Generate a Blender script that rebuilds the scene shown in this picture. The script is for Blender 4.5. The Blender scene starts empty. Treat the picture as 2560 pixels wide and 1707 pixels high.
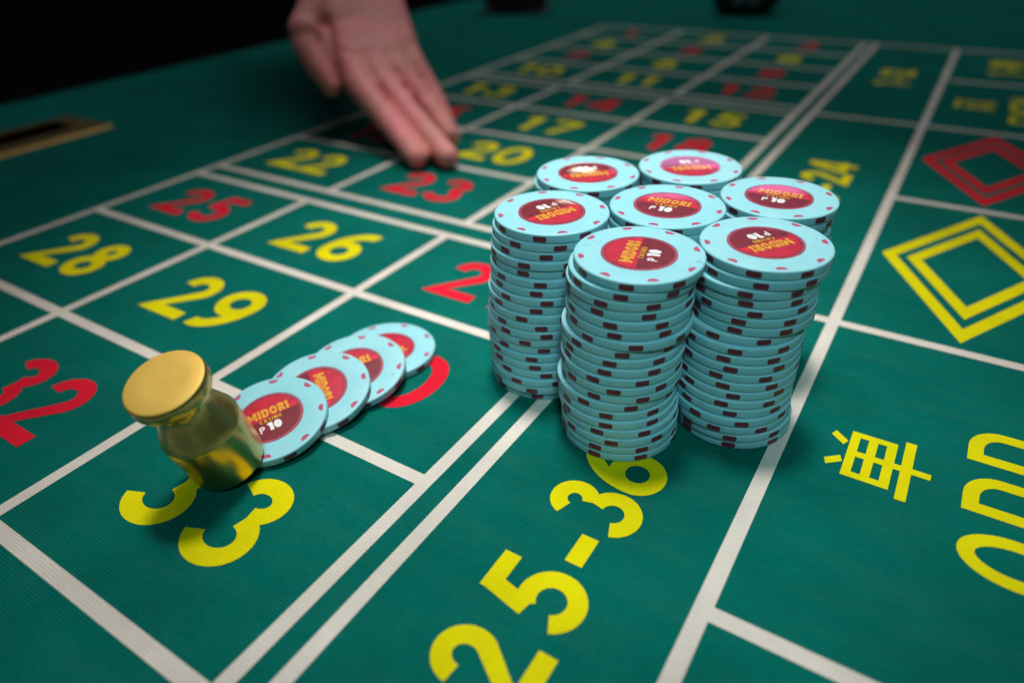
import bpy, bmesh, math, random
from mathutils import Vector, Matrix, noise

scene = bpy.context.scene
MM = 0.001
R = math.radians

# ------------------------------------------------------------------ camera
cam_data = bpy.data.cameras.new('camera')
cam = bpy.data.objects.new('camera', cam_data)
scene.collection.objects.link(cam)
cam.location = (438.07 * MM, -283.50 * MM, 158.68 * MM)
cam.rotation_euler = (0.99072, 0.02958, 0.56324)
cam_data.sensor_width = 36.0
cam_data.lens = 24.265
cam_data.clip_start = 0.005
cam_data.clip_end = 60.0
cam_data.dof.use_dof = True
cam_data.dof.focus_distance = 0.223
cam_data.dof.aperture_fstop = 4.8
cam_data.dof.aperture_blades = 9
scene.camera = cam

# ------------------------------------------------------------------ world and lamps
world = bpy.data.worlds.new('World')
scene.world = world
world.use_nodes = True
bg = world.node_tree.nodes['Background']
bg.inputs[0].default_value = (0.75, 0.85, 1.0, 1.0)
bg.inputs[1].default_value = 0.032

def aim(o, target):
    d = Vector(target) - o.location
    o.rotation_euler = d.to_track_quat('-Z', 'Y').to_euler()

def spot_lamp(name, loc, target, power, angle, blend, radius, color):
    l = bpy.data.lights.new(name, 'SPOT')
    l.energy = power; l.spot_size = R(angle); l.spot_blend = blend
    l.shadow_soft_size = radius; l.color = color
    o = bpy.data.objects.new(name, l); scene.collection.objects.link(o)
    o.location = loc; aim(o, target)
    return o

def area_lamp(name, loc, target, power, sx, sy, color):
    l = bpy.data.lights.new(name, 'AREA')
    l.shape = 'RECTANGLE'; l.size = sx; l.size_y = sy
    l.energy = power; l.color = color
    o = bpy.data.objects.new(name, l); scene.collection.objects.link(o)
    o.location = loc; aim(o, target)
    return o

# ceiling downlight over the layout, a second one beyond the right side, a soft overhead fill added to lift the far felt,
# and the lit display on the far wall that mirrors in the chip medallions
spot_lamp('ceiling_downlight', (0.16, 0.20, 1.55), (0.296, -0.036, 0.0), 136.0, 19.8, 1.0, 0.16, (1.0, 0.965, 0.92))
spot_lamp('ceiling_downlight', (0.78, -0.74, 1.22), (0.350, -0.085, 0.035), 48.0, 16.0, 1.0, 0.15, (0.50, 0.92, 0.98))
area_lamp('overhead_fill', (-0.2, 1.1, 2.1), (-0.1, 0.9, 0.0), 15.0, 1.8, 1.4, (0.94, 0.98, 1.0))
area_lamp('wall_display', (-0.80, 4.05, 1.35), (0.33, 0.0, 0.07), 2.7, 1.2, 0.40, (0.95, 0.42, 0.95))
area_lamp('wall_lamp', (-1.60, 3.72, 1.50), (0.33, 0.0, 0.07), 0.8, 0.22, 0.09, (1.0, 0.86, 0.7))

scene.view_settings.view_transform = 'Standard'
scene.view_settings.look = 'None'
scene.view_settings.exposure = 0.0
scene.view_settings.gamma = 1.0

# ------------------------------------------------------------------ materials
class NT:
    def __init__(self, name):
        self.m = bpy.data.materials.new(name); self.m.use_nodes = True
        self.t = self.m.node_tree
        self.b = self.t.nodes['Principled BSDF']
    def n(self, kind, **kw):
        nd = self.t.nodes.new(kind)
        for k, v in kw.items(): setattr(nd, k, v)
        return nd
    def l(self, a, b): self.t.links.new(a, b)
    def math(self, op, a, b=None, c=None):
        nd = self.n('ShaderNodeMath', operation=op)
        for i, v in enumerate((a, b, c)):
            if v is None: continue
            if isinstance(v, (int, float)): nd.inputs[i].default_value = v
            else: self.l(v, nd.inputs[i])
        return nd.outputs[0]
    def noise(self, scale, detail=3.0, vec=None, rough=0.5):
        nd = self.n('ShaderNodeTexNoise'); nd.inputs['Scale'].default_value = scale
        nd.inputs['Detail'].default_value = detail; nd.inputs['Roughness'].default_value = rough
        if vec is not None: self.l(vec, nd.inputs['Vector'])
        return nd.outputs['Fac']
    def ramp(self, fac, stops):
        nd = self.n('ShaderNodeValToRGB'); self.l(fac, nd.inputs[0])
        e = nd.color_ramp.elements
        while len(e) < len(stops): e.new(0.5)
        for el, (pos, col) in zip(e, stops):
            el.position = pos; el.color = col if len(col) == 4 else (*col, 1)
        return nd.outputs[0]
    def mixc(self, fac, a, b, mode='MIX'):
        nd = self.n('ShaderNodeMix', data_type='RGBA', blend_type=mode)
        for i, v in ((0, fac), (6, a), (7, b)):
            if isinstance(v, (int, float)): nd.inputs[i].default_value = v
            elif isinstance(v, tuple): nd.inputs[i].default_value = (*v, 1)
            else: self.l(v, nd.inputs[i])
        return nd.outputs[2]

def cloth(name, col, amt=1.0, var=0.46):
    """ribbed baize: fine ribs along X with uneven yarn, fuzz and light soiling"""
    k = NT(name)
    pos = k.n('ShaderNodeNewGeometry').outputs['Position']
    sep = k.n('ShaderNodeSeparateXYZ'); k.l(pos, sep.inputs[0])
    wob = k.noise(60.0, 2.0, pos)
    ph = k.math('ADD', k.math('MULTIPLY', sep.outputs[1], 2 * math.pi / 0.00088), k.math('MULTIPLY', wob, 9.0))
    rib = k.math('MULTIPLY_ADD', k.math('SINE', ph), 0.5, 0.5)
    stretch = k.n('ShaderNodeMapping'); stretch.inputs['Scale'].default_value = (260, 1100, 600); k.l(pos, stretch.inputs[0])
    yarn = k.noise(1.0, 2.0, stretch.outputs[0], 0.6)
    fuzz = k.noise(2400.0, 2.0, pos, 0.6)
    soil = k.noise(22.0, 4.0, pos, 0.6)
    patch = k.ramp(k.noise(9.0, 3.0, pos), [(0.35, (0.45,) * 3), (0.65, (1.15,) * 3)])
    rib_p = k.math('MULTIPLY', k.math('MULTIPLY', rib, yarn), patch)
    h = k.math('ADD', k.math('MULTIPLY', rib_p, 1.3), k.math('MULTIPLY', fuzz, 0.9))
    lo = tuple(c * (1 - var) for c in col); hi = tuple(c * (1 + var) for c in col)
    v1 = k.math('ADD', k.math('MULTIPLY', rib_p, 0.75), k.math('MULTIPLY', fuzz, 0.5))
    c1 = k.ramp(v1, [(0.15, lo), (0.85, hi)])
    c2 = k.mixc(0.5, c1, k.ramp(soil, [(0.3, (0.62,) * 3), (0.7, (1.15,) * 3)]), 'MULTIPLY')
    lint = k.ramp(k.noise(1150.0, 2.0, pos, 0.7), [(0.725, (0, 0, 0)), (0.76, (1, 1, 1))])
    drag = k.n('ShaderNodeMapping'); drag.inputs['Scale'].default_value = (30, 130, 60); drag.inputs['Rotation'].default_value = (0, 0, 0.7); k.l(pos, drag.inputs[0])
    worn = k.ramp(k.noise(1.0, 4.0, drag.outputs[0], 0.65), [(0.42, (0, 0, 0)), (0.75, (1, 1, 1))])
    c2 = k.mixc(k.math('MULTIPLY', worn, 0.07 if name == 'green_baize' else 0.05), c2, (0.08, 0.17, 0.145) if name == 'green_baize' else tuple(c * .55 for c in col))
    c2 = k.mixc(k.math('MULTIPLY', lint, 0.25), c2, (0.40, 0.50, 0.45))
    k.l(c2, k.b.inputs['Base Color'])
    k.b.inputs['Roughness'].default_value = 0.92
    k.b.inputs['Specular IOR Level'].default_value = 0.03
    k.b.inputs['Sheen Weight'].default_value = 0.0
    k.b.inputs['Sheen Roughness'].default_value = 0.5
    bp = k.n('ShaderNodeBump'); bp.inputs['Strength'].default_value = 1.0 * amt
    bp.inputs['Distance'].default_value = 0.00016
    k.l(h, bp.inputs['Height']); k.l(bp.outputs[0], k.b.inputs['Normal'])
    return k.m

def plain(name, col, rough=0.5, metallic=0.0, coat=0.0, spec=0.5, bump=0.0, bscale=800.0, var=0.0):
    k = NT(name)
    pos = k.n('ShaderNodeTexCoord').outputs['Object']
    if var:
        c = k.ramp(k.noise(bscale * 0.4, 3.0, pos), [(0.3, tuple(x * (1 - var) for x in col)), (0.7, tuple(x * (1 + var) for x in col))])
        k.l(c, k.b.inputs['Base Color'])
    else:
        k.b.inputs['Base Color'].default_value = (*col, 1)
    k.b.inputs['Roughness'].default_value = rough
    k.b.inputs['Metallic'].default_value = metallic
    k.b.inputs['Coat Weight'].default_value = coat
    k.b.inputs['Coat Roughness'].default_value = 0.06
    k.b.inputs['Specular IOR Level'].default_value = spec
    if bump:
        bp = k.n('ShaderNodeBump'); bp.inputs['Strength'].default_value = bump; bp.inputs['Distance'].default_value = 0.0002
        k.l(k.noise(bscale, 3.0, pos), bp.inputs['Height']); k.l(bp.outputs[0], k.b.inputs['Normal'])
    return k.m

def chip_plastic():
    k = NT('pale_blue_chip_clay')
    tc = k.n('ShaderNodeTexCoord').outputs['Object']
    info = k.n('ShaderNodeObjectInfo')
    off = k.n('ShaderNodeVectorMath', operation='ADD'); k.l(tc, off.inputs[0])
    sc = k.n('ShaderNodeVectorMath', operation='SCALE'); k.l(info.outputs['Location'], sc.inputs[0]); sc.inputs['Scale'].default_value = 37.0
    k.l(sc.outputs[0], off.inputs[1]); v = off.outputs[0]
    base = k.ramp(k.noise(160.0, 4.0, v, 0.6), [(0.3, (0.29, 0.59, 0.635)), (0.7, (0.33, 0.635, 0.68))])
    smudge = k.ramp(k.noise(170.0, 6.0, v, 0.72), [(0.60, (0, 0, 0)), (0.69, (1, 1, 1))])
    grime = k.ramp(k.noise(420.0, 4.0, v, 0.6), [(0.45, (0, 0, 0)), (0.62, (1, 1, 1))])
    fac = k.math('MULTIPLY', k.math('MULTIPLY', smudge, grime), 0.75)
    fleck = k.ramp(k.noise(900.0, 2.0, v), [(0.70, (0, 0, 0)), (0.76, (1, 1, 1))])
    c = k.mixc(fac, base, (0.10, 0.15, 0.15))
    c = k.mixc(k.math('MULTIPLY', fleck, 0.22), c, (0.20, 0.33, 0.34))
    tint = k.mixc(k.math('MULTIPLY', info.outputs['Random'], 0.34), c, (0.19, 0.57, 0.64))
    k.l(tint, k.b.inputs['Base Color'])
    k.b.inputs['Roughness'].default_value = 0.46
    k.b.inputs['Specular IOR Level'].default_value = 0.35
    k.b.inputs['Subsurface Weight'].default_value = 0.0
    bp = k.n('ShaderNodeBump'); bp.inputs['Strength'].default_value = 0.10; bp.inputs['Distance'].default_value = 0.0002
    k.l(k.noise(1300.0, 3.0, v), bp.inputs['Height']); k.l(bp.outputs[0], k.b.inputs['Normal'])
    return k.m

def foil(name, col, var=0.18):
    k = NT(name)
    tc = k.n('ShaderNodeTexCoord').outputs['Object']
    c = k.ramp(k.noise(420.0, 3.0, tc), [(0.3, tuple(x * (1 - var) for x in col)), (0.7, tuple(x * (1 + var) for x in col))])
    k.l(c, k.b.inputs['Base Color'])
    k.b.inputs['Roughness'].default_value = 0.45
    k.b.inputs['Coat Weight'].default_value = 1.0
    k.b.inputs['Coat Roughness'].default_value = 0.05
    bp = k.n('ShaderNodeBump'); bp.inputs['Strength'].default_value = 0.14; bp.inputs['Distance'].default_value = 0.00025
    k.l(k.noise(230.0, 2.0, tc), bp.inputs['Height']); k.l(bp.outputs[0], k.b.inputs['Coat Normal'])
    return k.m

def brass():
    k = NT('satin_brass')
    tc = k.n('ShaderNodeTexCoord').outputs['Object']
    st = k.n('ShaderNodeMapping'); st.inputs['Scale'].default_value = (500, 500, 2600); k.l(tc, st.inputs[0])
    br = k.noise(1.0, 2.0, st.outputs[0])
    c = k.ramp(k.noise(120.0, 4.0, tc), [(0.3, (0.60, 0.395, 0.14)), (0.7, (0.74, 0.50, 0.19))])
    k.l(c, k.b.inputs['Base Color'])
    k.b.inputs['Metallic'].default_value = 1.0
    k.l(k.math('MULTIPLY_ADD', k.noise(90.0, 4.0, tc), 0.16, 0.22), k.b.inputs['Roughness'])
    bp = k.n('ShaderNodeBump'); bp.inputs['Strength'].default_value = 0.16; bp.inputs['Distance'].default_value = 0.0001
    k.l(br, bp.inputs['Height']); k.l(bp.outputs[0], k.b.inputs['Normal'])
    return k.m

def brass_face():
    k = NT('brushed_gold_face')
    tc = k.n('ShaderNodeTexCoord').outputs['Object']
    c = k.ramp(k.noise(150.0, 4.0, tc), [(0.3, (0.86, 0.50, 0.085)), (0.7, (0.92, 0.56, 0.115))])
    k.l(c, k.b.inputs['Base Color'])
    k.b.inputs['Metallic'].default_value = 0.30
    k.b.inputs['Roughness'].default_value = 0.52
    bp = k.n('ShaderNodeBump'); bp.inputs['Strength'].default_value = 0.15; bp.inputs['Distance'].default_value = 0.0001
    k.l(k.noise(2600.0, 2.0, tc), bp.inputs['Height']); k.l(bp.outputs[0], k.b.inputs['Normal'])
    return k.m

def skin():
    k = NT('skin')
    pos = k.n('ShaderNodeTexCoord').outputs['Object']
    c = k.ramp(k.noise(34.0, 3.0, pos, 0.55), [(0.34, (0.70, 0.29, 0.24)), (0.5, (0.80, 0.275, 0.25)), (0.66, (0.90, 0.27, 0.29))])
    c = k.mixc(0.5, c, k.ramp(k.noise(240.0, 3.0, pos), [(0.3, (0.8,) * 3), (0.7, (1.1,) * 3)]), 'MULTIPLY')
    k.l(c, k.b.inputs['Base Color'])
    k.b.inputs['Roughness'].default_value = 0.55
    k.b.inputs['Specular IOR Level'].default_value = 0.35
    k.b.inputs['Subsurface Weight'].default_value = 0.25
    k.b.inputs['Subsurface Radius'].default_value = (1.0, 0.35, 0.2)
    k.b.inputs['Subsurface Scale'].default_value = 0.003
    bp = k.n('ShaderNodeBump'); bp.inputs['Strength'].default_value = 0.6; bp.inputs['Distance'].default_value = 0.0012
    k.l(k.noise(210.0, 5.0, pos, 0.6), bp.inputs['Height']); k.l(bp.outputs[0], k.b.inputs['Normal'])
    return k.m

M = {
    'felt': cloth('green_baize', (0.0015, 0.146, 0.114)),
    'white': cloth('white_print_on_baize', (0.745, 0.655, 0.575), 0.9, 0.17),
    'yellow': cloth('yellow_print_on_baize', (0.82, 0.70, 0.004), 0.8, 0.16),
    'red': cloth('red_print_on_baize', (0.78, 0.014, 0.036), 0.8, 0.16),
    'chip': chip_plastic(),
    'spot': plain('maroon_spot', (0.18, 0.024, 0.046), 0.5, var=0.12, bscale=900),
    'mark': plain('rose_face_mark', (0.42, 0.055, 0.13), 0.45, var=0.1, bscale=900),
    'rim': foil('rose_medallion_rim', (0.40, 0.055, 0.095), 0.1),
    'dark_red': foil('dark_red_medallion', (0.20, 0.005, 0.016)),
    'red_foil': foil('bright_red_facet', (0.56, 0.006, 0.030)),
    'shard': foil('scarlet_facet', (0.72, 0.010, 0.035)),
    'gold_ink': foil('gold_lettering', (0.80, 0.36, 0.016), 0.05),
    'white_ink': foil('white_lettering', (0.86, 0.80, 0.80), 0.02),
    'brass': brass(), 'gold_face': brass_face(),
    'skin': skin(),
    'black_cloth': plain('black_cloth', (0.010, 0.010, 0.012), 0.9, bump=0.4, bscale=500, spec=0.1),
    'black': plain('black_plastic', (0.012, 0.012, 0.014), 0.35),
    'maroon': plain('dark_maroon_leather', (0.16, 0.030, 0.045), 0.6, bump=0.4, bscale=300, var=0.2),
    'highlight': plain('highlight_grey', (0.16, 0.16, 0.18), 0.08, coat=1.0),
    'slot_brass': plain('worn_brass', (0.24, 0.15, 0.045), 0.45, metallic=1.0, bump=0.2, bscale=500, var=0.2),
    'wood': plain('dark_wood', (0.030, 0.016, 0.010), 0.5, var=0.3, bscale=60),
    'void': plain('black_void', (0.004, 0.004, 0.004), 0.9, spec=0.05),
    'carpet': plain('dark_carpet', (0.012, 0.009, 0.010), 0.95, bump=0.5, bscale=90, var=0.3, spec=0.1),
}

# ------------------------------------------------------------------ helpers
COL = scene.collection

def link(name, me, mat=None, parent=None, loc=None, rot=None):
    o = bpy.data.objects.new(name, me); COL.objects.link(o)
    if mat is not None and me is not None and not me.materials: me.materials.append(mat)
    if parent is not None: o.parent = parent
    if loc is not None: o.location = loc
    if rot is not None: o.rotation_euler = rot
    return o

def tag(o, label=None, cat=None, group=None, kind=None):
    if label: o['label'] = label
    if cat: o['category'] = cat
    if group: o['group'] = group
    if kind: o['kind'] = kind
    return o

def mesh(name, verts, faces, mats=(), mi=None, smooth=False):
    me = bpy.data.meshes.new(name)
    me.from_pydata([tuple(v) for v in verts], [], faces)
    for m in mats: me.materials.append(m)
    if mi: 
        for p, i in zip(me.polygons, mi): p.material_index = i
    if smooth:
        for p in me.polygons: p.use_smooth = True
    me.update()
    return me

def lathe(name, prof, seg=64, mats=(), mat_of=None, smooth=True):
    """prof: list of (r, z) in mm; closed at r=0 ends"""
    V, F, MI = [], [], []
    rings = []
    for r, z in prof:
        if r < 1e-6:
            rings.append([len(V)]); V.append((0, 0, z * MM))
        else:
            rings.append(list(range(len(V), len(V) + seg)))
            for i in range(seg):
                a = 2 * math.pi * i / seg
                V.append((r * math.cos(a) * MM, r * math.sin(a) * MM, z * MM))
    for k in range(len(rings) - 1):
        a, b = rings[k], rings[k + 1]
        for i in range(seg):
            j = (i + 1) % seg
            if len(a) == 1 and len(b) == 1: continue
            if len(a) == 1: f = (a[0], b[j], b[i])
            elif len(b) == 1: f = (a[i], a[j], b[0])
            else: f = (a[i], a[j], b[j], b[i])
            F.append(f); MI.append(mat_of(k) if mat_of else 0)
    me = mesh(name, V, F, mats, MI)
    bm = bmesh.new(); bm.from_mesh(me)
    bmesh.ops.recalc_face_normals(bm, faces=bm.faces)
    bm.to_mesh(me); bm.free()
    if smooth:
        for p in me.polygons: p.use_smooth = True
        me.set_sharp_from_angle(angle=R(35))
    return me

# ------------------------------------------------------------------ stroke lettering
def arc(cx, cy, rx, ry, a0, a1, n=None):
    n = n or max(4, int(abs(a1 - a0) / 9))
    return [(cx + rx * math.cos(R(a0 + (a1 - a0) * i / n)), cy + ry * math.sin(R(a0 + (a1 - a0) * i / n))) for i in range(n + 1)]

def bez(p0, p1, p2, p3, n=14):
    o = []
    for i in range(n + 1):
        t = i / n; u = 1 - t
        o.append(tuple(u**3 * a + 3 * u*u*t * b + 3 * u*t*t * c + t**3 * d for a, b, c, d in zip(p0, p1, p2, p3)))
    return o

def glyph(ch, w):
    """centre lines of the strokes, cap height 1; returns (list of (points, closed)), advance width"""
    h = w / 2
    if ch == '0': return [(arc(.345, .5, .345 - h, .5 - h, 90, 450, 44)[:-1], True)], .69
    if ch == '1': return [([(.30, 0), (.30, 1)], False), ([(.04, .78), (.30, .92)], False)], .44
    if ch == '2':
        r = .305 - h
        a = arc(.345, .695, r, r, 178, -32)
        return [(a + [(.06, -.045)], False), ([(.09, h), (.745, h)], False)], .74
    if ch == '3':
        ru, rl = .262 - h, .302 - h
        return [(arc(.345, .738, ru + .028, ru, 165, -80), False), (arc(.345, .302, rl + .035, rl, 82, -165), False)], .69
    if ch == '4': return [([(.47, .985), (.07, .29)], False), ([(0, .27), (.70, .27)], False), ([(.515, 0), (.515, 1)], False)], .70
    if ch == '5':
        r = .330 - h
        a = arc(.312, .330, r, r, 128, -158)
        return [([(.60, 1 - h), (.135, 1 - h)], False), ([(.222, 1 - h), (.135, .50)], False), (a, False)], .645
    if ch in '69':
        r = .318 - h
        c = arc(.33, .318, r + .008, r, 0, 360, 40)[:-1]
        s = bez((.585, .885), (.40, .965), (.33 - r - .008, .70), (.33 - r - .006, .318))
        g = [(c, True), (s, False)]
        if ch == '9': g = [([(.66 - x, 1 - y) for x, y in pts], cl) for pts, cl in g]
        return g, .66
    if ch == '7': return [([(0, 1 - h), (.66, 1 - h)], False), ([(.60, 1 - h * 1.2), (.24, 0)], False)], .66
    if ch == '8':
        ru, rl = .258 - h, .30 - h
        return [(arc(.325, .744, ru, ru, 0, 360, 36)[:-1], True), (arc(.325, .30, rl + .01, rl, 0, 360, 40)[:-1], True)], .65
    if ch == '-': return [([(0, .36), (.37, .36)], False)], .37
    if ch == 'O': return [(arc(.33, .5, .33 - h, .5 - h, 90, 450, 40)[:-1], True)], .66
    if ch == 'D': return [([(h, 0), (h, 1)], False), ([(h, 1 - h)] + arc(.26, .66, .36 - h, .34 - h, 90, 0) + arc(.26, .34, .36 - h, .34 - h, 0, -90) + [(h, h)], False)], .62
    if ch == 'E': return [([(h, 0), (h, 1)], False)] + [([(h, y), (.52, y)], False) for y in (h, .5, 1 - h)], .52
    if ch == 'V': return [([(.06, 1), (.31, h)], False), ([(.56, 1), (.31, h)], False)], .62
    if ch == 'N': return [([(h, 0), (h, 1)], False), ([(.62 - h, 0), (.62 - h, 1)], False), ([(h, .96), (.62 - h, .04)], False)], .62
    if ch == 'M': return [([(h, 0), (h, 1)], False), ([(.86 - h, 0), (.86 - h, 1)], False), ([(h, .95), (.43, .28)], False), ([(.86 - h, .95), (.43, .28)], False)], .86
    if ch == 'I': return [([(h, 0), (h, 1)], False)], w
    if ch == 'R': return [([(h, 0), (h, 1)], False), ([(h, 1 - h)] + arc(.30, .72, .27 - h, .28 - h, 90, -90) + [(h, .44 + h)], False), ([(.30, .46), (.52, 0)], False)], .58
    if ch == 'P': return [([(h, 0), (h, 1)], False), ([(h, 1 - h)] + arc(.32, .70, .30 - h, .30 - h, 90, -90) + [(h, .40 + h)], False)], .62
    if ch == 'C': return [(arc(.36, .5, .36 - h, .5 - h, 42, 318), False)], .64
    if ch == 'A': return [([(.05, 0), (.34, .98)], False), ([(.63, 0), (.34, .98)], False), ([(.16, .28), (.52, .28)], False)], .68
    if ch == 'S': return [(arc(.27, .74, .25 - h, .26 - h, 40, 270) + arc(.27, .27, .26 - h, .27 - h, 90, -140), False)], .54
    return [], .3

def ribbon(pts, closed, w):
    """left/right outline of a stroke with butt ends and mitred bends"""
    n = len(pts); L, Rr = [], []
    for i in range(n):
        p = Vector(pts[i])
        a = Vector(pts[i - 1]) if (i > 0 or closed) else None
        b = Vector(pts[(i + 1) % n]) if (i < n - 1 or closed) else None
        d1 = (p - a).normalized() if a is not None else None
        d2 = (b - p).normalized() if b is not None else None
        if d1 is None: d1 = d2
        if d2 is None: d2 = d1
        t = (d1 + d2).normalized(); nn = Vector((-t.y, t.x))
        c = max(0.55, nn.dot(Vector((-d1.y, d1.x))))
        L.append(p + nn * (w / 2) / c); Rr.append(p - nn * (w / 2) / c)
    return L, Rr

def text_mesh(name, items, xf, z0, dz=0.012):
    """items: list of (char, x, y, size, stroke, xscale) in text space (mm); xf maps (x, y) -> world mm"""
    V, F = [], []
    layer = 0
    for ch, x, y, s, w, xs in items:
        g, adv = glyph(ch, w / s)
        for pts, cl in g:
            P = [(px * s * xs, py * s) for px, py in pts]; top = s
            if not cl and len(P) == 2:   # cut long straight strokes so they follow a dome
                a, b = P; P = [(a[0] + (b[0] - a[0]) * i / 4, a[1] + (b[1] - a[1]) * i / 4) for i in range(5)]
            L, Q = ribbon(P, cl, w)
            base = len(V); n = len(P)
            for l_, r_ in zip(L, Q):
                for q in (l_, r_):
                    wx, wy, wz = xf(x + q.x, y + min(max(q.y, 0.0), s))
                    V.append((wx * MM, wy * MM, (wz + z0 + layer * dz) * MM))
            for i in range(n if cl else n - 1):
                j = (i + 1) % n
                F.append((base + 2 * i, base + 2 * i + 1, base + 2 * j + 1, base + 2 * j))
            layer += 1
    me = mesh(name, V, F)
    bm = bmesh.new(); bm.from_mesh(me)
    for f in bm.faces:
        f.normal_update()
        if f.normal.z < 0: f.normal_flip()
    bm.to_mesh(me); bm.free()
    return me

def layout_items(text, size, stroke, gap, xs=1.0):
    items, x = [], 0.0
    for ch in text:
        _, adv = glyph(ch, stroke / size)
        items.append([ch, x, 0.0, size, stroke, xs]); x += adv * size * xs + gap
    return items, x - gap

# ------------------------------------------------------------------ the table and its printed layout
def box_mesh(name, x0, x1, y0, y1, z0, z1, bev=0.0):
    bm = bmesh.new()
    vs = [bm.verts.new((x * MM, y * MM, z * MM)) for x in (x0, x1) for y in (y0, y1) for z in (z0, z1)]
    for f in ((0, 1, 3, 2), (4, 6, 7, 5), (0, 4, 5, 1), (2, 3, 7, 6), (0, 2, 6, 4), (1, 5, 7, 3)):
        bm.faces.new([vs[i] for i in f])
    bmesh.ops.recalc_face_normals(bm, faces=bm.faces)
    if bev:
        bmesh.ops.bevel(bm, geom=list(bm.edges), offset=bev * MM, segments=3, profile=0.6, affect='EDGES')
    me = bpy.data.meshes.new(name); bm.to_mesh(me); bm.free()
    return me

# felt sheet with the opening of the cash slot left free
EDGE = -337.0
SX0, SX1, SY0, SY1 = -225.0, -190.0, -120.0, 14.0
xs_ = [EDGE, SX0, SX1, 1100.0]; ys_ = [-700.0, SY0, SY1, 2300.0]
V, F = [], []
for y in ys_:
    for x in xs_: V.append((x * MM, y * MM, 0))
for j in range(3):
    for i in range(3):
        if i == 1 and j == 1: continue
        a = j * 4 + i; F.append((a, a + 1, a + 5, a + 4))
# rolled edge towards the dealer's side
k0 = len(V)
for t in range(1, 7):
    a = R(15 * t)
    for y in (-700.0, 2300.0):
        V.append(((EDGE - 14 * math.sin(a)) * MM, y * MM, (-14 + 14 * math.cos(a)) * MM))
prev = (0, 12)
for t in range(6):
    cur = (k0 + 2 * t, k0 + 2 * t + 1)
    F.append((prev[0], prev[1], cur[1], cur[0])); prev = cur
felt = link('table_felt', mesh('table_felt', V, F, (M['felt'],)))
tag(felt, kind='structure')
bm = bmesh.new(); bm.from_mesh(felt.data)
bmesh.ops.recalc_face_normals(bm, faces=bm.faces)
if max(bm.faces, key=lambda f: f.calc_area()).normal.z < 0: bmesh.ops.reverse_faces(bm, faces=bm.faces)
bm.to_mesh(felt.data); bm.free()

body = link('table_body', box_mesh('table_body', -346, 1100, -700, 2300, -60, -15), M['wood']); tag(body, kind='structure')
floor = link('floor', mesh('floor', [(-40, -30, -.78), (40, -30, -.78), (40, 50, -.78), (-40, 50, -.78)], [(0, 1, 2, 3)], (M['carpet'],))); tag(floor, kind='structure')

LW = 4.9
C0, C1, C2, C3, C3B, C4, C5 = 0.0, 108.2, 216.4, 324.6, 336.5, 416.1, 511.0
ROW = {'r4': -334.5, 'r3': -247.5, 'r2': -164.7, 'r1': -82.4, 'r0b': -8.7, 'r0a': 8.7, 'u1': 84.9, 'u2': 161.1, 'u3': 237.3,
       'u4b': 313.5, 'u4a': 333.5, 'u5': 409.7, 'u6': 485.9, 'u7': 562.1, 'u8': 638.3}
def strip(name, x0, x1, y0, y1, z):
    n = max(1, int(max(x1 - x0, y1 - y0) / 60)); V, F = [], []
    horiz = (x1 - x0) > (y1 - y0)
    for i in range(n + 1):
        t = i / n
        if horiz:
            x = x0 + (x1 - x0) * t; V += [(x * MM, y0 * MM, z * MM), (x * MM, y1 * MM, z * MM)]
        else:
            y = y0 + (y1 - y0) * t; V += [(x1 * MM, y * MM, z * MM), (x0 * MM, y * MM, z * MM)]
    for i in range(n): F.append((2 * i, 2 * i + 2, 2 * i + 3, 2 * i + 1))
    return link(name, mesh(name, V, F, (M['white'],)), None, felt)

YB = -337.0
for cx in (C0, C3, C3B, C4, C5): strip('printed_line', cx - LW / 2, cx + LW / 2, YB, 638.3 + LW / 2, 0.10)
for cx in (C1, C2):
    for y0, y1 in ((YB, ROW['r0b']), (ROW['r0a'], ROW['u4b']), (ROW['u4a'], 638.3)): strip('printed_line', cx - LW / 2, cx + LW / 2, y0, y1, 0.10)
for key, y in ROW.items():
    strip('printed_line', C0 - LW / 2, C3 + LW / 2, y - LW / 2, y + LW / 2, 0.14)
strip('printed_line', C3 + LW / 2, C5 + LW / 2, 638.3 - LW / 2, 638.3 + LW / 2, 0.14)
for y in (-334.5, 0.0, 323.5): strip('printed_line', C3B - LW / 2, C5, y - LW / 2, y + LW / 2, 0.14)
for y in (-164.7, 161.1, 485.9): strip('printed_line', C4, C5, y - LW / 2, y + LW / 2, 0.14)

RED = {1, 3, 5, 7, 9, 12, 14, 16, 18, 19, 21, 23, 25, 27, 30, 32, 34, 36}
yc = {}
bounds = [('r3', 'r2'), ('r2', 'r1')]
row_mid = {11: (-247.5 - 164.7) / 2, 10: (-164.7 - 82.4) / 2, 9: (-82.4 - 8.7) / 2, 12: -293.0,
           8: (8.7 + 84.9) / 2, 7: (84.9 + 161.1) / 2, 6: (161.1 + 237.3) / 2, 5: (237.3 + 313.5) / 2,
           4: (333.5 + 409.7) / 2, 3: (409.7 + 485.9) / 2, 2: (485.9 + 562.1) / 2, 1: (562.1 + 638.3) / 2}
for n in range(1, 37):
    row = (n + 2) // 3; col = (n - 1) % 3
    cx = (C0 + C1) / 2 + col * 108.2; cy = row_mid[row]
    sz = 36.4; adv = sum(glyph(c, 6.6 / sz)[1] for c in str(n)) * sz
    items, wd = layout_items(str(n), sz, 6.6, min(9.0, 55.0 - adv) if n > 9 else 0)
    ox, oy = cx - wd / 2 - 0.3, cy - 18.6
    me = text_mesh('printed_number', [tuple(i) for i in items], lambda x, y, ox=ox, oy=oy: (ox + x, oy + y, 0), 0.10)
    link('printed_number', me, M['red' if n in RED else 'yellow'], felt)

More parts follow.
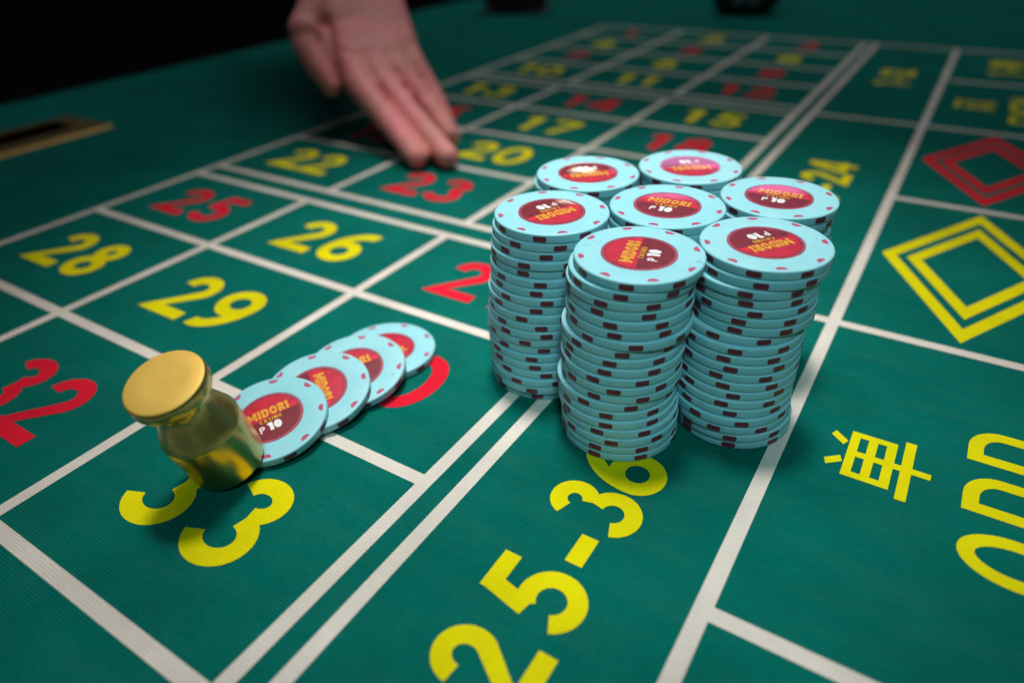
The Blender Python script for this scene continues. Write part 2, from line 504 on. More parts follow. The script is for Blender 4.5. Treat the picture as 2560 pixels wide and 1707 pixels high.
def side_text(text, base_x, y_list, size, stroke, xs, name):
    """lettering turned a quarter: reads along +Y, its top towards -X"""
    items = []
    for ch, y0, sc in zip(text, y_list, xs): items.append((ch, y0, 0.0, size, stroke, sc))
    me = text_mesh(name, items, lambda x, y: (base_x - y, x, 0), 0.10)
    link(name, me, M['yellow'], felt)
side_text('25-36', 391.0, [-216.2, -191.6, -168.9, -155.4, -136.6], 29.5, 5.4, [.9, .98, 1.0, .86, .96], 'printed_number_range')
side_text('13-24', 391.0, [118.0, 130.5, 153.5, 167.5, 189.5], 29.5, 5.4, [.9, .95, 1.0, .92, .96], 'printed_number_range')
side_text('1-12', 391.0, [447.0, 465.5, 481.0, 493.5], 29.5, 5.4, [.9, 1.0, .9, .92], 'printed_number_range')
side_text('1-18', 478.0, [528.0, 546.5, 562.0, 574.5], 29.5, 5.4, [.9, 1.0, .9, .92], 'printed_number_range')
side_text('19-36', 478.0, [-303.0, -290.5, -267.5, -253.5, -233.5], 29.5, 5.4, [.9, .95, 1.0, .86, .96], 'printed_number_range')
side_text('ODD', 499.5, [-117.2, -91.1, -66.4], 29.5, 4.4, [1.0, 1.0, 1.0], 'printed_word')
side_text('EVEN', 499.5, [358.0, 378.0, 400.5, 422.0], 29.5, 4.4, [1.0, .95, 1.0, 1.0], 'printed_word')

def rects(name, quads, mat):
    V, F = [], []
    for i, q in enumerate(quads):
        b = len(V)
        for x, y in q: V.append((x * MM, y * MM, (0.10 + 0.010 * i) * MM))
        F.append((b, b + 1, b + 2, b + 3))
    me = mesh(name, V, F, (mat,))
    bm = bmesh.new(); bm.from_mesh(me)
    for f in bm.faces:
        f.normal_update()
        if f.normal.z < 0: f.normal_flip()
    bm.to_mesh(me); bm.free()
    return link(name, me, None, felt)
def rq(x0, x1, y0, y1): return [(x0, y0), (x1, y0), (x1, y1), (x0, y1)]
# the character for 'single' turned a quarter, left of ODD
rects('printed_character', [
    [(430.4, -75.4), (431.5, -72.8), (435.9, -76.6), (434.8, -79.2)],
    [(430.6, -88.8), (431.6, -91.7), (436.0, -87.9), (434.9, -85.2)],
    rq(436.4, 450.4, -73.2, -70.5), rq(436.4, 450.4, -94.4, -91.6), rq(436.4, 439.2, -91.6, -73.2), rq(447.4, 450.4, -91.6, -73.2),
    rq(441.9, 444.7, -91.6, -73.2), rq(439.2, 461.1, -83.7, -80.8), rq(452.5, 455.7, -97.4, -67.8)], M['yellow'])
# the character for 'pair', left of EVEN
def bar(a, b, w):
    a, b = Vector(a), Vector(b); d = (b - a).normalized(); n = Vector((-d.y, d.x)) * w / 2
    return [tuple(a + n), tuple(b + n), tuple(b - n), tuple(a - n)]
ch2 = []
for oy in (390.0, 405.5):
    ch2 += [bar((433, oy), (433, oy + 13), 2.9), bar((433, oy + 11.6), (459, oy), 2.9), bar((440, oy + 1), (460, oy + 13), 2.9)]
rects('printed_character', ch2, M['yellow'])

def diamond(cx, cy, hw, hh, mat):
    V, F = [], []
    for s0, s1, in ((1.0, .835), (.715, .552)):
        b = len(V)
        for s in (s0, s1):
            for dx, dy in ((-1, 0), (0, -1), (1, 0), (0, 1)): V.append(((cx + dx * hw * s) * MM, (cy + dy * hh * s) * MM, 0.10 * MM))
        for i in range(4):
            j = (i + 1) % 4; F.append((b + i, b + j, b + 4 + j, b + 4 + i))
    link('printed_diamond', mesh('printed_diamond', V, F, (mat,)), None, felt)
diamond(463.0, 80.8, 39.7, 73.4, M['yellow'])
diamond(463.3, 243.0, 39.4, 72.6, M['red'])

# ------------------------------------------------------------------ cash slot plate
slot = link('cash_slot', None, None, None, (-205 * MM, -50 * MM, 0)); tag(slot, 'worn brass plate with a black cash slot let into the felt', 'slot plate')
bm = bmesh.new()
def ring_frame(ox0, ox1, oy0, oy1, ix0, ix1, iy0, iy1, zt):
    outer = [(ox0, oy0), (ox1, oy0), (ox1, oy1), (ox0, oy1)]; inner = [(ix0, iy0), (ix1, iy0), (ix1, iy1), (ix0, iy1)]
    lay = []
    for pts, z in ((outer, 0.05), ([(x + (2 if x == ox0 else -2), y + (2 if y == oy0 else -2)) for x, y in outer], zt), (inner, zt), (inner, -0.4)):
        lay.append([bm.verts.new(((x + 205) * MM, (y + 50) * MM, z * MM)) for x, y in pts])
    for a, b in zip(lay, lay[1:]):
        for i in range(4):
            j = (i + 1) % 4; bm.faces.new((a[i], a[j], b[j], b[i]))
ring_frame(-235, -166, -150, 32, SX0 + .6, SX1 - .6, SY0 + .6, SY1 - .6, 2.2)
bmesh.ops.recalc_face_normals(bm, faces=bm.faces)
me = bpy.data.meshes.new('frame'); bm.to_mesh(me); bm.free()
link('frame', me, M['slot_brass'], slot)
pit = box_mesh('slot_pit', SX0 + 205 + .3, SX1 + 205 - .3, SY0 + 50 + .3, SY1 + 50 - .3, -58, -0.5)
bm = bmesh.new(); bm.from_mesh(pit)
bmesh.ops.delete(bm, geom=[f for f in bm.faces if f.normal.z > 0.9], context='FACES'); bm.to_mesh(pit); bm.free()
link('slot_pit', pit, M['void'], slot)

# ------------------------------------------------------------------ chips
CR, CT = 19.9, 3.26
body_me = lathe('chip_body', [(0, .16), (11.8, .16), (11.8, .06), (12.05, 0), (CR - .66, 0), (CR - .30, .10), (CR - .08, .35), (CR, .62),
                              (CR, CT - .52), (CR - .08, CT - .28), (CR - .30, CT - .08), (CR - .62, CT), (12.05, CT), (11.8, CT - .06), (11.8, CT - .22), (0, CT - .22)], 72)
body_me.materials.append(M['chip'])

def edge_spot_mesh():
    V, F = [], []
    hw, hh, n = R(6.4), 0.98, 10
    rr = CR + 0.035
    cols = []
    for i in range(n + 1):
        u = -1 + 2 * i / n
        e = max(0.0, abs(u) - 0.80) / 0.20
        y = hh * (0.62 + 0.38 * math.sqrt(max(0, 1 - e * e)))
        cols.append((hw * u, y))
    for a, y in cols:
        for z in (-y, y):
            V.append((rr * math.cos(a) * MM, rr * math.sin(a) * MM, (CT / 2 + z) * MM))
    for i in range(n): F.append((2 * i, 2 * i + 2, 2 * i + 3, 2 * i + 1))
    # thin returns so that the insert meets the body
    b = len(V)
    for a, y in cols:
        for z in (-y, y):
            V.append(((CR - .05) * math.cos(a) * MM, (CR - .05) * math.sin(a) * MM, (CT / 2 + z) * MM))
    for i in range(n):
        F.append((2 * i, b + 2 * i, b + 2 * i + 2, 2 * i + 2)); F.append((2 * i + 1, 2 * i + 3, b + 2 * i + 3, b + 2 * i + 1))
    return mesh('edge_spot', V, F, (M['spot'],))
spot_me = edge_spot_mesh()

def face_mark_mesh():
    pts = [(18.45, -1.70)]
    for i in range(0, 11):
        a = R(-90 + 18 * i)
        pts.append((18.2 - 1.35 * math.cos(a), 1.70 * math.sin(a) * .98))
    pts.append((18.45, 1.70)); pts.append((18.58, 0.6)); pts.append((18.58, -0.6))
    V = [(x * MM, y * MM, (CT + .025) * MM) for x, y in pts]
    me = mesh('face_mark', V, [tuple(range(len(V)))], (M['mark'],))
    bm = bmesh.new(); bm.from_mesh(me)
    for f in bm.faces:
        f.normal_update()
        if f.normal.z < 0: f.normal_flip()
    bmesh.ops.triangulate(bm, faces=bm.faces)
    bm.to_mesh(me); bm.free()
    return me
mark_me = face_mark_mesh()

def dome(r): return CT - .08 + .18 * (1 - (r / 12.9) ** 2)
medal_me = lathe('medallion', [(12.95, CT - .2), (12.9, dome(12.9) + .02), (12.4, dome(12.4)), (11.9, dome(11.9)), (11.7, dome(11.7)), (9, dome(9)), (6, dome(6)), (3, dome(3)), (0, dome(0))], 64,
                 (M['rim'], M['dark_red']), lambda k: 0 if k < 3 else 1)

def facet_mesh(name, poly, mat, z):
    """coloured facet of the medallion print: a polygon cut to the disc and laid on the dome"""
    V, F = [], []
    bm = bmesh.new()
    vs = []
    for x, y in poly:
        r = math.hypot(x, y)
        if r > 11.5: x, y = x * 11.5 / r, y * 11.5 / r
        vs.append(bm.verts.new((x, y, 0)))
    f = bm.faces.new(vs); f.normal_update()
    if f.normal.z < 0: f.normal_flip()
    bmesh.ops.triangulate(bm, faces=bm.faces)
    bmesh.ops.subdivide_edges(bm, edges=bm.edges, cuts=3, use_grid_fill=True)
    for v in bm.verts: v.co.z = dome(math.hypot(v.co.x, v.co.y)) + z
    for v in bm.verts: v.co *= MM
    me = bpy.data.meshes.new(name); bm.to_mesh(me); bm.free()
    me.materials.append(mat)
    for p in me.polygons: p.use_smooth = True
    return me
def circ_pts(a0, a1, n=14, r=11.5): return [(r * math.cos(R(a0 + (a1 - a0) * i / n)), r * math.sin(R(a0 + (a1 - a0) * i / n))) for i in range(n + 1)]
facet_a = facet_mesh('red_facet', circ_pts(4, 140) + circ_pts(168, 186, 4), M['red_foil'], .03)
facet_b = facet_mesh('scarlet_facet', [(-11.3, 1.2), (-10.2, 5.2), (-6.4, 2.9), (-7.6, 0.2)], M['shard'], .06)
facet_c = facet_mesh('scarlet_facet', circ_pts(4, 22, 5) + [(7.5, 1.6)], M['shard'], .06)

def medal_text():
    dm = lambda x, y: (x, y, dome(math.hypot(x, y)))
    def centred(text, size, stroke, gap, y, xs=1.0, x0=0.0):
        it, wd = layout_items(text, size, stroke, gap, xs)
        return [(c, x - wd / 2 + x0, y, s, w, q) for c, x, _, s, w, q in it]
    name = text_mesh('gold_lettering', centred('MIDORI', 4.6, 1.02, .50, .7, .95), dm, .07, .003)
    sub = text_mesh('gold_lettering', centred('CASINO', 1.95, .38, .42, -2.2), dm, .07, .002)
    p10 = centred('P', 3.4, .60, 0, -7.0, .95, -4.2) + centred('10', 4.3, 1.40, .45, -7.2, 1.0, .7)
    val = text_mesh('white_lettering', p10, dm, .07, .003)
    return name, sub, val
t_name, t_sub, t_val = medal_text()
# the slit that runs through the middle of the gold letters
V, F = [], []
for i in range(13):
    x = -8.4 + 16.8 * i / 12; y = 2.85 + .035 * x
    for d in (-.10, .10): V.append((x * MM, (y + d) * MM, (dome(math.hypot(x, y)) + .105) * MM))
for i in range(12): F.append((2 * i, 2 * i + 2, 2 * i + 3, 2 * i + 1))
t_slit = mesh('letter_slit', V, F, (M['red_foil'],))

WORDS = ['top', 'second', 'third', 'fourth', 'fifth', 'sixth', 'seventh', 'eighth', 'ninth', 'tenth', 'eleventh', 'twelfth', 'thirteenth',
         'fourteenth', 'fifteenth', 'sixteenth', 'seventeenth', 'eighteenth', 'nineteenth', 'bottom']

def chip(loc, rot, label, group, face_angle=None):
    """loc in mm (centre of the underside); rot = Matrix/Euler; edge spots start at angle 0 of the chip"""
    root = link('casino_chip', None, None, None, Vector(loc) * MM, rot)
    root.empty_display_size = .01
    tag(root, label, 'casino chip', group)
    link('body', body_me, None, root)
    for i in range(8): link('edge_spot', spot_me, None, root, None, (0, 0, R(45 * i)))
    if face_angle is not None:
        for i in range(8): link('face_mark', mark_me, None, root, None, (0, 0, R(45 * i + 22.5)))
        md = link('medallion', medal_me, None, root, None, (0, 0, R(face_angle))); md.scale = (.9, .9, 1)
        for nm, me, mat in (('red_facet', facet_a, None), ('scarlet_facet', facet_b, None), ('scarlet_facet', facet_c, None),
                            ('gold_lettering', t_name, M['gold_ink']), ('letter_slit', t_slit, None),
                            ('gold_lettering', t_sub, M['gold_ink']), ('white_lettering', t_val, M['white_ink'])):
            link(nm, me, mat, md)
    return root

# measured slips and turns of the three stacks that show their sides: (x, y, turn), top chip first
STACKS = {
 'front': [(366.97, -103.83, 13.5), (365.59, -104.46, 14.0), (364.88, -104.62, 44.0), (365.05, -104.32, 40.0), (365.33, -104.82, 7.5), (365.1, -104.91, 12.5), (365.95, -105.23, 29.5), (363.95, -105.46, 24.0), (364.28, -105.76, 13.0), (364.7, -106.07, 8.0), (364.51, -106.58, 43.5), (364.66, -106.58, 18.0), (364.67, -106.31, 44.5), (363.4, -106.87, 38.5), (363.78, -106.81, 15.0), (364.29, -107.49, 14.5), (365.17, -107.35, 4.0), (365.57, -107.62, 17.5), (365.51, -107.39, 2.0), (365.63, -107.21, 1.0)],
 'right': [(397.9, -78.33, 6.5), (397.6, -78.88, 15.0), (395.9, -79.57, 9.0), (396.0, -78.98, 10.0), (396.1, -79.15, 19.0), (396.48, -78.94, 5.5), (396.6, -78.8, 3.0), (394.6, -79.7, 36.0), (394.93, -80.9, 12.5), (395.2, -80.91, 3.0), (395.3, -81.19, 10.5), (395.57, -81.06, 42.5), (395.74, -81.26, 5.0), (395.64, -81.46, 16.0), (395.61, -81.99, 7.0), (395.76, -82.21, 16.0), (396.2, -83.0, 27.5), (396.3, -82.75, 2.5), (397.1, -82.2, 16.0), (397.3, -81.6, 15.0)],
 'left': [(327.84, -88.37, 18.0), (327.08, -88.67, 40.0), (326.62, -88.83, 28.0), (326.72, -89.68, 7.0), (326.36, -89.17, 6.0), (326.5, -90.17, 24.5), (326.56, -90.4, 20.5), (326.6, -91.13, 32.0), (325.76, -91.2, 23.5), (326.28, -91.89, 8.0), (326.0, -91.95, 29.0), (325.82, -92.15, 35.0), (325.4, -91.94, 13.5), (325.0, -91.56, 33.5), (325.6, -92.18, 20.0), (326.1, -92.43, 22.5), (326.6, -92.49, 33.0), (327.0, -93.2, 0.5), (327.0, -93.0, 17.5), (326.41, -91.8, 23.0)],
}
rng = random.Random(11)
for nm, (x, y) in {'middle': (360.5, -65.4), 'right_rear': (391.7, -39.1), 'left_rear': (321.1, -48.0), 'rear': (353.3, -22.9)}.items():
    L_ = []
    for k in range(20):
        t = k / 19
        L_.append((x - 1.2 * t + (rng.uniform(-.7, .7) if k else 0), y - 3.0 * t + (rng.uniform(-.7, .7) if k else 0), rng.uniform(0, 45)))
    STACKS[nm] = L_
STACKS['left_rear'][1] = (319.6, -47.6, 30.0)
STACKS['right_rear'][1] = (391.0, -39.6, 33.0); STACKS['right_rear'][2] = (388.9, -40.0, 20.0)
STACKS['left_rear'][0] = (321.1, -48.0, 33.0); STACKS['middle'][0] = (360.5, -65.4, 30.0)
STACKS['rear'][0] = (353.3, -22.9, 27.0); STACKS['right_rear'][0] = (391.7, -39.1, 12.0)
# push touching neighbours apart level by level (hidden stacks give way)
MOV = {'middle': 1.0, 'right_rear': 1.0, 'left_rear': 1.0, 'rear': 1.0, 'front': 0.0, 'right': 0.0, 'left': 0.0}
for k in range(20):
    P = {n: Vector(STACKS[n][k][:2]) for n in STACKS}
    for _ in range(60):
        for a in P:
            for b in P:
                if a >= b: continue
                d = P[b] - P[a]; w = MOV[a] + MOV[b]
                if d.length < 2 * CR + .12 and w > 0:
                    c = d.normalized() * (2 * CR + .12 - d.length) / w
                    P[a] -= c * MOV[a]; P[b] += c * MOV[b]
    for n in STACKS: STACKS[n][k] = (P[n].x, P[n].y, STACKS[n][k][2])
WHERE = {'front': 'the front stack nearest the camera', 'right': 'the front right stack beside the white line', 'left': 'the front left stack over the red 27',
         'middle': 'the middle stack ringed by the others', 'right_rear': 'the rear right stack beside yellow 13-24',
         'left_rear': 'the rear left stack beside red 23', 'rear': 'the rearmost stack below red 18'}
FACE = {'front': 102.4, 'right': -126.5, 'left': -117.2, 'middle': 4.8, 'right_rear': 2.3, 'left_rear': -138.4, 'rear': -144.2}
for n, L_ in STACKS.items():
    for k, (x, y, a) in enumerate(L_):
        lab = ('pale blue casino chip, %s of %s' % (WORDS[k], WHERE[n])) if k in (0, 19) else ('pale blue casino chip, %s from top of %s' % (WORDS[k], WHERE[n]))
        chip((x, y, (19 - k) * CT + .17), (0, 0, R(a)), lab, 'stacked pale blue chips', (FACE[n] - a) if k == 0 else None)

# four loose chips fanned out, each leaning on the next
def tilted(nx, ny, spin):
    n = Vector((nx, ny, 1)).normalized()
    q = Vector((0, 0, 1)).rotation_difference(n)
    return (q.to_matrix() @ Matrix.Rotation(R(spin), 3, 'Z')).to_euler()
def loose(cx, cy, tx, ty, spin, text, label):
    nx, ny = math.tan(R(tx)), math.tan(R(ty))
    s = math.hypot(nx, ny); n = Vector((nx, ny, 1)).normalized()
    zt = CR * s / math.sqrt(1 + s * s) + CT / math.sqrt(1 + s * s) + .17
    base = Vector((cx, cy, zt)) - n * CT
    chip(base, tilted(nx, ny, spin), label, 'fanned loose chips', text - spin)
loose(262.5, -172.6, 2.5, -9.6, 20, 61.5, 'pale blue chip under the edge of the gold marker, nearest of the four fanned chips')
loose(265.2, -153.2, 2.5, -10.8, 26, -32.8, 'pale blue chip with pinkish medallion, second from gold marker in the fan')
loose(267.6, -136.0, 2.0, -9.6, 8, 58.0, 'pale blue chip, third from the gold marker in the fan')
loose(265.6, -115.2, 0.0, 0.0, 38, -8.2, 'pale blue chip lying flat on red 30, farthest of the four fanned chips')

# ------------------------------------------------------------------ gold win marker
mk = link('win_marker', None, None, None)
nx, ny = math.tan(R(4.0)), math.tan(R(-16.6))
n = Vector((nx, ny, 1)).normalized(); s = math.hypot(nx, ny)
mk.location = Vector((264.3, -192.6, 12.1 * s / math.sqrt(1 + s * s) + .2)) * MM
mk.rotation_euler = tilted(nx, ny, 0)
tag(mk, 'gold metal roulette win marker tilted on the edge of a chip', 'marker')
body_prof = [(0, .4), (9.5, .4), (10.8, .05), (11.6, .25), (12.0, .9), (12.1, 1.6), (12.25, 10), (12.5, 20.6), (12.42, 21.2), (11.55, 23.3), (11.3, 23.9), (9.4, 28.3),
             (8.55, 30.8), (8.25, 32.4), (8.3, 34.0), (8.8, 35.4), (9.8, 36.5), (10.9, 37.2), (11.8, 37.7), (12.1, 38.4), (12.12, 41.2), (11.98, 42.1), (11.75, 42.5)]
link('body', lathe('marker_body', body_prof, 96, (M['brass'],)), None, mk)
link('top_face', lathe('marker_top', [(11.76, 42.49), (11.5, 42.75), (11.1, 42.9), (6, 42.95), (0, 42.97)], 96, (M['gold_face'],)), None, mk)

# ------------------------------------------------------------------ hand
def ray_pt(P): return Vector(P)
def capsule(bm, a, b, ra, rb, seg=14):
    """tapered capsule between two points (mm)"""
    a, b = Vector(a), Vector(b); d = b - a; L = d.length; z = d.normalized()
    x = z.orthogonal().normalized(); y = z.cross(x)
    rings = []
    prof = []
    for i in range(5): t = R(-90 + 18 * i); prof.append((ra * math.cos(t), ra * math.sin(t)))
    prof.append((ra, 0)); prof.append((rb, L))
    for i in range(1, 6): t = R(18 * i); prof.append((rb * math.cos(t), L + rb * math.sin(t)))
    for r, h in prof:
        r = max(r, .02)
        rings.append([bm.verts.new(a + z * h + (x * math.cos(2 * math.pi * i / seg) + y * math.sin(2 * math.pi * i / seg)) * r) for i in range(seg)])
    for p, q in zip(rings, rings[1:]):
        for i in range(seg):
            j = (i + 1) % seg; bm.faces.new((p[i], p[j], q[j], q[i]))
    bm.faces.new(list(reversed(rings[0]))); bm.faces.new(rings[-1])

HAND = {'chains': [[([133.4, 69.4, 8.0], 7.7), ([114.0, 78.3, 16.8], 8.0), ([89.8, 88.2, 27.3], 8.6), ([57.9, 100.8, 42.0], 10.5), ([3.3, 139.8, 79.1], 15)], [([152.0, 79.4, 8.2], 8.1), ([128.9, 90.7, 15.9], 8.4), ([102.5, 101.9, 25.8], 9.0), ([68.3, 114.9, 41.7], 11), ([9.3, 151.8, 80.3], 15)], [([130.5, 111.7, 11.3], 7.4), ([115.9, 118.8, 19.2], 8.0), ([98.6, 125.2, 28.5], 8.0), ([73.0, 129.8, 45.3], 11), ([15.6, 163.4, 79.9], 15)], [([115.0, 130.3, 12.4], 6.2), ([104.4, 135.7, 21.7], 6.8), ([92.9, 141.4, 31.5], 7.4), ([74.6, 145.3, 47.8], 10), ([22.2, 174.5, 77.0], 14)], [([35.3, 95.6, 38.4], 6.8), ([23.4, 97.0, 50.6], 8.6), ([10.7, 101.2, 62.6], 10.5), ([0.8, 112.5, 73.9], 14), ([-1.7, 132.7, 84.7], 17)], [([-6.0, 137.3, 86.3], 18), ([-42.7, 177.3, 106.5], 22), ([-115.1, 259.3, 149.2], 26)], [([-0.4, 145.8, 85.5], 19), ([-36.2, 182.6, 106.1], 24), ([-110.0, 261.5, 149.1], 29)], [([6.8, 152.9, 84.9], 19), ([-30.3, 188.5, 105.7], 25), ([-107.8, 263.7, 148.9], 29)], [([12.7, 164.1, 83.8], 19), ([-25.6, 195.8, 105.2], 24), ([-106.3, 268.1, 148.8], 28)], [([19.0, 175.2, 82.7], 18), ([-22.2, 203.1, 104.6], 22), ([-105.4, 273.1, 148.6], 26)], [([4.0, 109.6, 72.1], 14), ([14.0, 115.7, 64.5], 10), ([32.3, 111.2, 52.0], 9)], [([56.1, 104.5, 41.1], 9.5), ([66.6, 117.6, 41.8], 10.5), ([71.4, 132.3, 44.7], 10.5), ([72.7, 146.0, 46.3], 9.0)], [([53.7, 106.0, 42.9], 9.9), ([64.4, 118.9, 43.5], 10.9), ([69.2, 133.5, 46.3], 10.9), ([70.6, 147.2, 48.1], 9.4)], [([51.4, 107.5, 44.8], 10.2), ([62.1, 120.3, 45.2], 11.2), ([67.0, 134.8, 47.8], 11.4), ([68.5, 148.3, 49.8], 9.9)], [([49.0, 109.1, 46.7], 10.6), ([59.8, 121.6, 46.9], 11.6), ([64.9, 136.0, 49.4], 11.8), ([66.4, 149.5, 51.6], 10.3)], [([46.8, 110.5, 48.6], 10.9), ([57.5, 123.0, 48.6], 11.9), ([62.7, 137.2, 51.0], 12.2), ([64.4, 150.6, 53.4], 10.7)], [([44.4, 112.0, 50.5], 11.3), ([55.3, 124.3, 50.4], 12.3), ([60.5, 138.4, 52.7], 12.6), ([62.3, 151.8, 55.2], 11.1)], [([42.1, 113.5, 52.4], 11.6), ([53.0, 125.7, 52.1], 12.6), ([58.4, 139.6, 54.3], 13.1), ([60.2, 152.9, 57.0], 11.6)], [([39.8, 115.0, 54.3], 12.0), ([50.7, 127.0, 53.8], 13.0), ([56.2, 140.8, 55.9], 13.5), ([58.2, 154.0, 58.8], 12.0)], [([36.9, 117.0, 56.6], 12.1), ([47.7, 129.0, 56.2], 13.1), ([53.3, 142.8, 58.1], 13.7), ([55.4, 156.0, 60.8], 12.3)], [([34.0, 119.0, 59.0], 12.3), ([44.6, 131.1, 58.5], 13.3), ([50.3, 144.7, 60.2], 13.9), ([52.6, 157.8, 62.8], 12.6)], [([31.1, 121.0, 61.3], 12.4), ([41.5, 133.1, 60.9], 13.4), ([47.3, 146.6, 62.4], 14.1), ([49.9, 159.7, 64.8], 12.9)], [([28.2, 122.9, 63.7], 12.6), ([38.4, 135.2, 63.2], 13.6), ([44.4, 148.5, 64.7], 14.4), ([47.1, 161.5, 66.8], 13.1)], [([25.3, 124.9, 66.1], 12.7), ([35.4, 137.2, 65.6], 13.7), ([41.4, 150.4, 66.9], 14.6), ([44.4, 163.4, 68.9], 13.4)], [([22.4, 126.9, 68.5], 12.9), ([32.3, 139.2, 68.0], 13.9), ([38.5, 152.3, 69.1], 14.8), ([41.7, 165.2, 71.0], 13.7)], [([19.6, 128.8, 71.0], 13.0), ([29.3, 141.2, 70.5], 14.0), ([35.6, 154.2, 71.4], 15.0), ([38.9, 167.0, 73.0], 14.0)], [([17.6, 130.1, 72.5], 13.3), ([27.2, 142.7, 72.1], 14.3), ([33.7, 155.7, 73.0], 15.1), ([37.1, 168.4, 74.4], 14.1)], [([15.7, 131.3, 74.1], 13.6), ([25.1, 144.2, 73.8], 14.6), ([31.8, 157.2, 74.5], 15.3), ([35.3, 169.8, 75.8], 14.3)], [([13.8, 132.6, 75.6], 13.9), ([23.0, 145.8, 75.4], 14.9), ([29.9, 158.7, 76.1], 15.4), ([33.5, 171.1, 77.2], 14.4)], [([11.9, 133.8, 77.2], 14.1), ([21.0, 147.2, 77.1], 15.1), ([28.0, 160.2, 77.7], 15.6), ([31.7, 172.5, 78.6], 14.6)], [([10.0, 135.1, 78.8], 14.4), ([18.9, 148.7, 78.8], 15.4), ([26.1, 161.7, 79.3], 15.7), ([29.9, 173.8, 80.0], 14.7)], [([8.1, 136.3, 80.4], 14.7), ([16.8, 150.2, 80.5], 15.7), ([24.2, 163.2, 80.9], 15.9), ([28.1, 175.2, 81.4], 14.9)], [([6.2, 137.6, 82.0], 15.0), ([14.7, 151.7, 82.2], 16.0), ([22.3, 164.6, 82.5], 16.0), ([26.4, 176.5, 82.8], 15.0)]], 'creases': [([[10.1, 114.0, 75.8], [18.2, 117.1, 77.4], [25.1, 127.2, 77.9], [31.5, 139.4, 79.4]], 4.0, 2.0), ([[14.8, 120.3, 81.5], [25.0, 111.4, 72.3], [33.0, 105.0, 59.6], [46.0, 94.9, 48.1]], 3.0, 1.9), ([[36.9, 104.4, 64.0], [51.7, 109.9, 61.0], [59.9, 121.6, 65.1], [58.7, 140.0, 73.2]], 1.8, 1.0), ([[58.9, 98.7, 56.5], [65.6, 111.6, 59.4], [71.2, 128.5, 62.4], [77.7, 141.1, 57.5]], 1.8, 0.9), ([[77.4, 100.8, 41.1], [88.6, 95.7, 36.2]], 2.6, 2.4), ([[85.7, 116.2, 39.5], [94.4, 111.3, 34.1]], 2.6, 2.4), ([[88.0, 132.7, 42.8], [93.4, 130.7, 38.8]], 2.4, 2.2)], 'root': [6.2, 151.0, 85.1], 'sleeve': (([-53.2, 209.1, 116.5], 50), ([-215.8, 361.0, 218.3], 62))}
bm = bmesh.new()
for chain in HAND['chains']:
    for (a, ra), (b, rb) in zip(chain, chain[1:]): capsule(bm, a, b, ra, rb)
bmesh.ops.recalc_face_normals(bm, faces=bm.faces)
for v in bm.verts: v.co *= MM
me = bpy.data.meshes.new('hand_raw'); bm.to_mesh(me); bm.free()
tmp = bpy.data.objects.new('hand_raw', me); COL.objects.link(tmp)
md = tmp.modifiers.new('remesh', 'REMESH'); md.mode = 'VOXEL'; md.voxel_size = 0.0014
sm = tmp.modifiers.new('smooth', 'SMOOTH'); sm.factor = 0.5; sm.iterations = 8
dg = bpy.context.evaluated_depsgraph_get()
hand_me = bpy.data.meshes.new_from_object(tmp.evaluated_get(dg))
bpy.data.objects.remove(tmp)
hand_me.name = 'hand'
hand_me.materials.clear(); hand_me.materials.append(M['skin'])
for p in hand_me.polygons: p.use_smooth = True
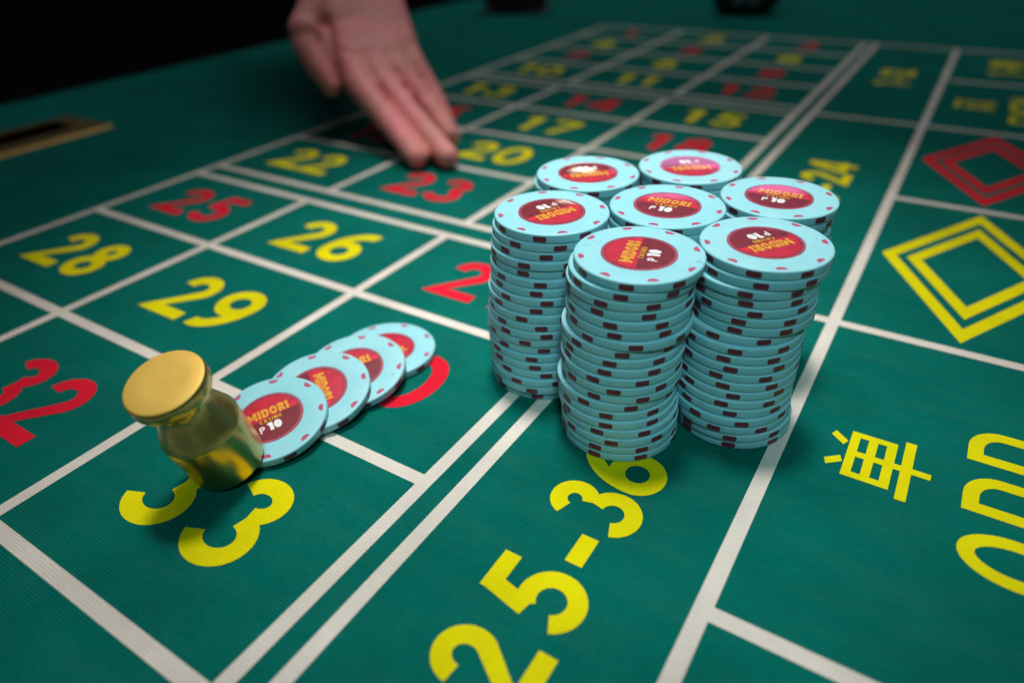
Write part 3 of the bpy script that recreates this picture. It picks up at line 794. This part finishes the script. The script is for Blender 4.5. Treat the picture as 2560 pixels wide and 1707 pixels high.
# palm creases: shallow folds pressed into the surface
def seg_d(p, a, b):
    ab = b - a; t = max(0, min(1, (p - a).dot(ab) / ab.length_squared)); return (p - (a + ab * t)).length
cv = [([Vector(q) for q in line], w, dep) for line, w, dep in HAND['creases']]
for v in hand_me.vertices:
    p = v.co / MM; off = 0
    for line, w, dep in cv:
        d = min(seg_d(p, a, b) for a, b in zip(line, line[1:]))
        if d < 3 * w: off += dep * math.exp(-(d / w) ** 2)
    if off: v.co -= v.normal * off * MM
hand_me.update()
person = link('person', None, None, None, Vector(HAND['root']) * MM)
tag(person, 'open hand reaching in palm up, fingertips on the felt', 'person')
h = link('hand', hand_me, None, person); h.location = -Vector(HAND['root']) * MM
bm = bmesh.new()
(a, ra), (b, rb) = HAND['sleeve']
capsule(bm, a, b, ra, rb, 28)
for v in bm.verts:
    q = Vector(v.co); nz = noise.noise_vector(q * .03) * 5
    v.co = (q + nz - Vector(HAND['root'])) * MM
bmesh.ops.recalc_face_normals(bm, faces=bm.faces)
me = bpy.data.meshes.new('sleeve'); bm.to_mesh(me); bm.free()
for p in me.polygons: p.use_smooth = True
link('sleeve', me, M['black_cloth'], person)

# ------------------------------------------------------------------ dim things at the far end of the table
def lump(name, sx, sy, sz, mat, seed, parent, amp=.10, e=.62):
    bm = bmesh.new(); bmesh.ops.create_uvsphere(bm, u_segments=28, v_segments=18, radius=1)
    for v in bm.verts:
        c = v.co
        f = lambda t: math.copysign(abs(t) ** e, t)
        q = Vector((f(c.x), f(c.y), f(c.z)))
        q += noise.noise_vector(q * 1.4 + Vector((seed, 0, 0))) * amp
        v.co = Vector((q.x * sx / 2, q.y * sy / 2, max(-.98, q.z) * sz / 2 + sz / 2)) * MM
    me = bpy.data.meshes.new(name); bm.to_mesh(me); bm.free()
    for p in me.polygons: p.use_smooth = True
    return link(name, me, mat, parent)
pz = link('purse', None, None, None, (-.185, .705, 0), (0, 0, R(20))); tag(pz, 'dark maroon pouch on the far felt, out of focus behind the hand', 'pouch')
lump('pouch_body', 100, 60, 62, M['maroon'], 3, pz)
b_ = box_mesh('base_band', -49, 49, -29, 29, .2, 6, 2.5); link('base_band', b_, M['black'], pz)
cs = link('camera_case', None, None, None, (.138, .800, 0), (0, 0, R(16))); tag(cs, 'small black case with two discs for blurred highlights at the top edge of the felt', 'case')
lump('case_body', 92, 44, 62, M['black'], 9, cs, .05, .55)
for x in (-9, 11):  # grey discs put in for two blurred round highlights on the case
    l_ = lathe('lens', [(0, 3.2), (4, 3.0), (7.2, 2.2), (8.4, 1.2), (8.8, 0), (8.8, -2)], 32, (M['highlight'],))
    link('lens', l_, None, cs, (x * MM, -21.5 * MM, 19 * MM), (R(90), 0, 0))

scene.cycles.use_denoising = True
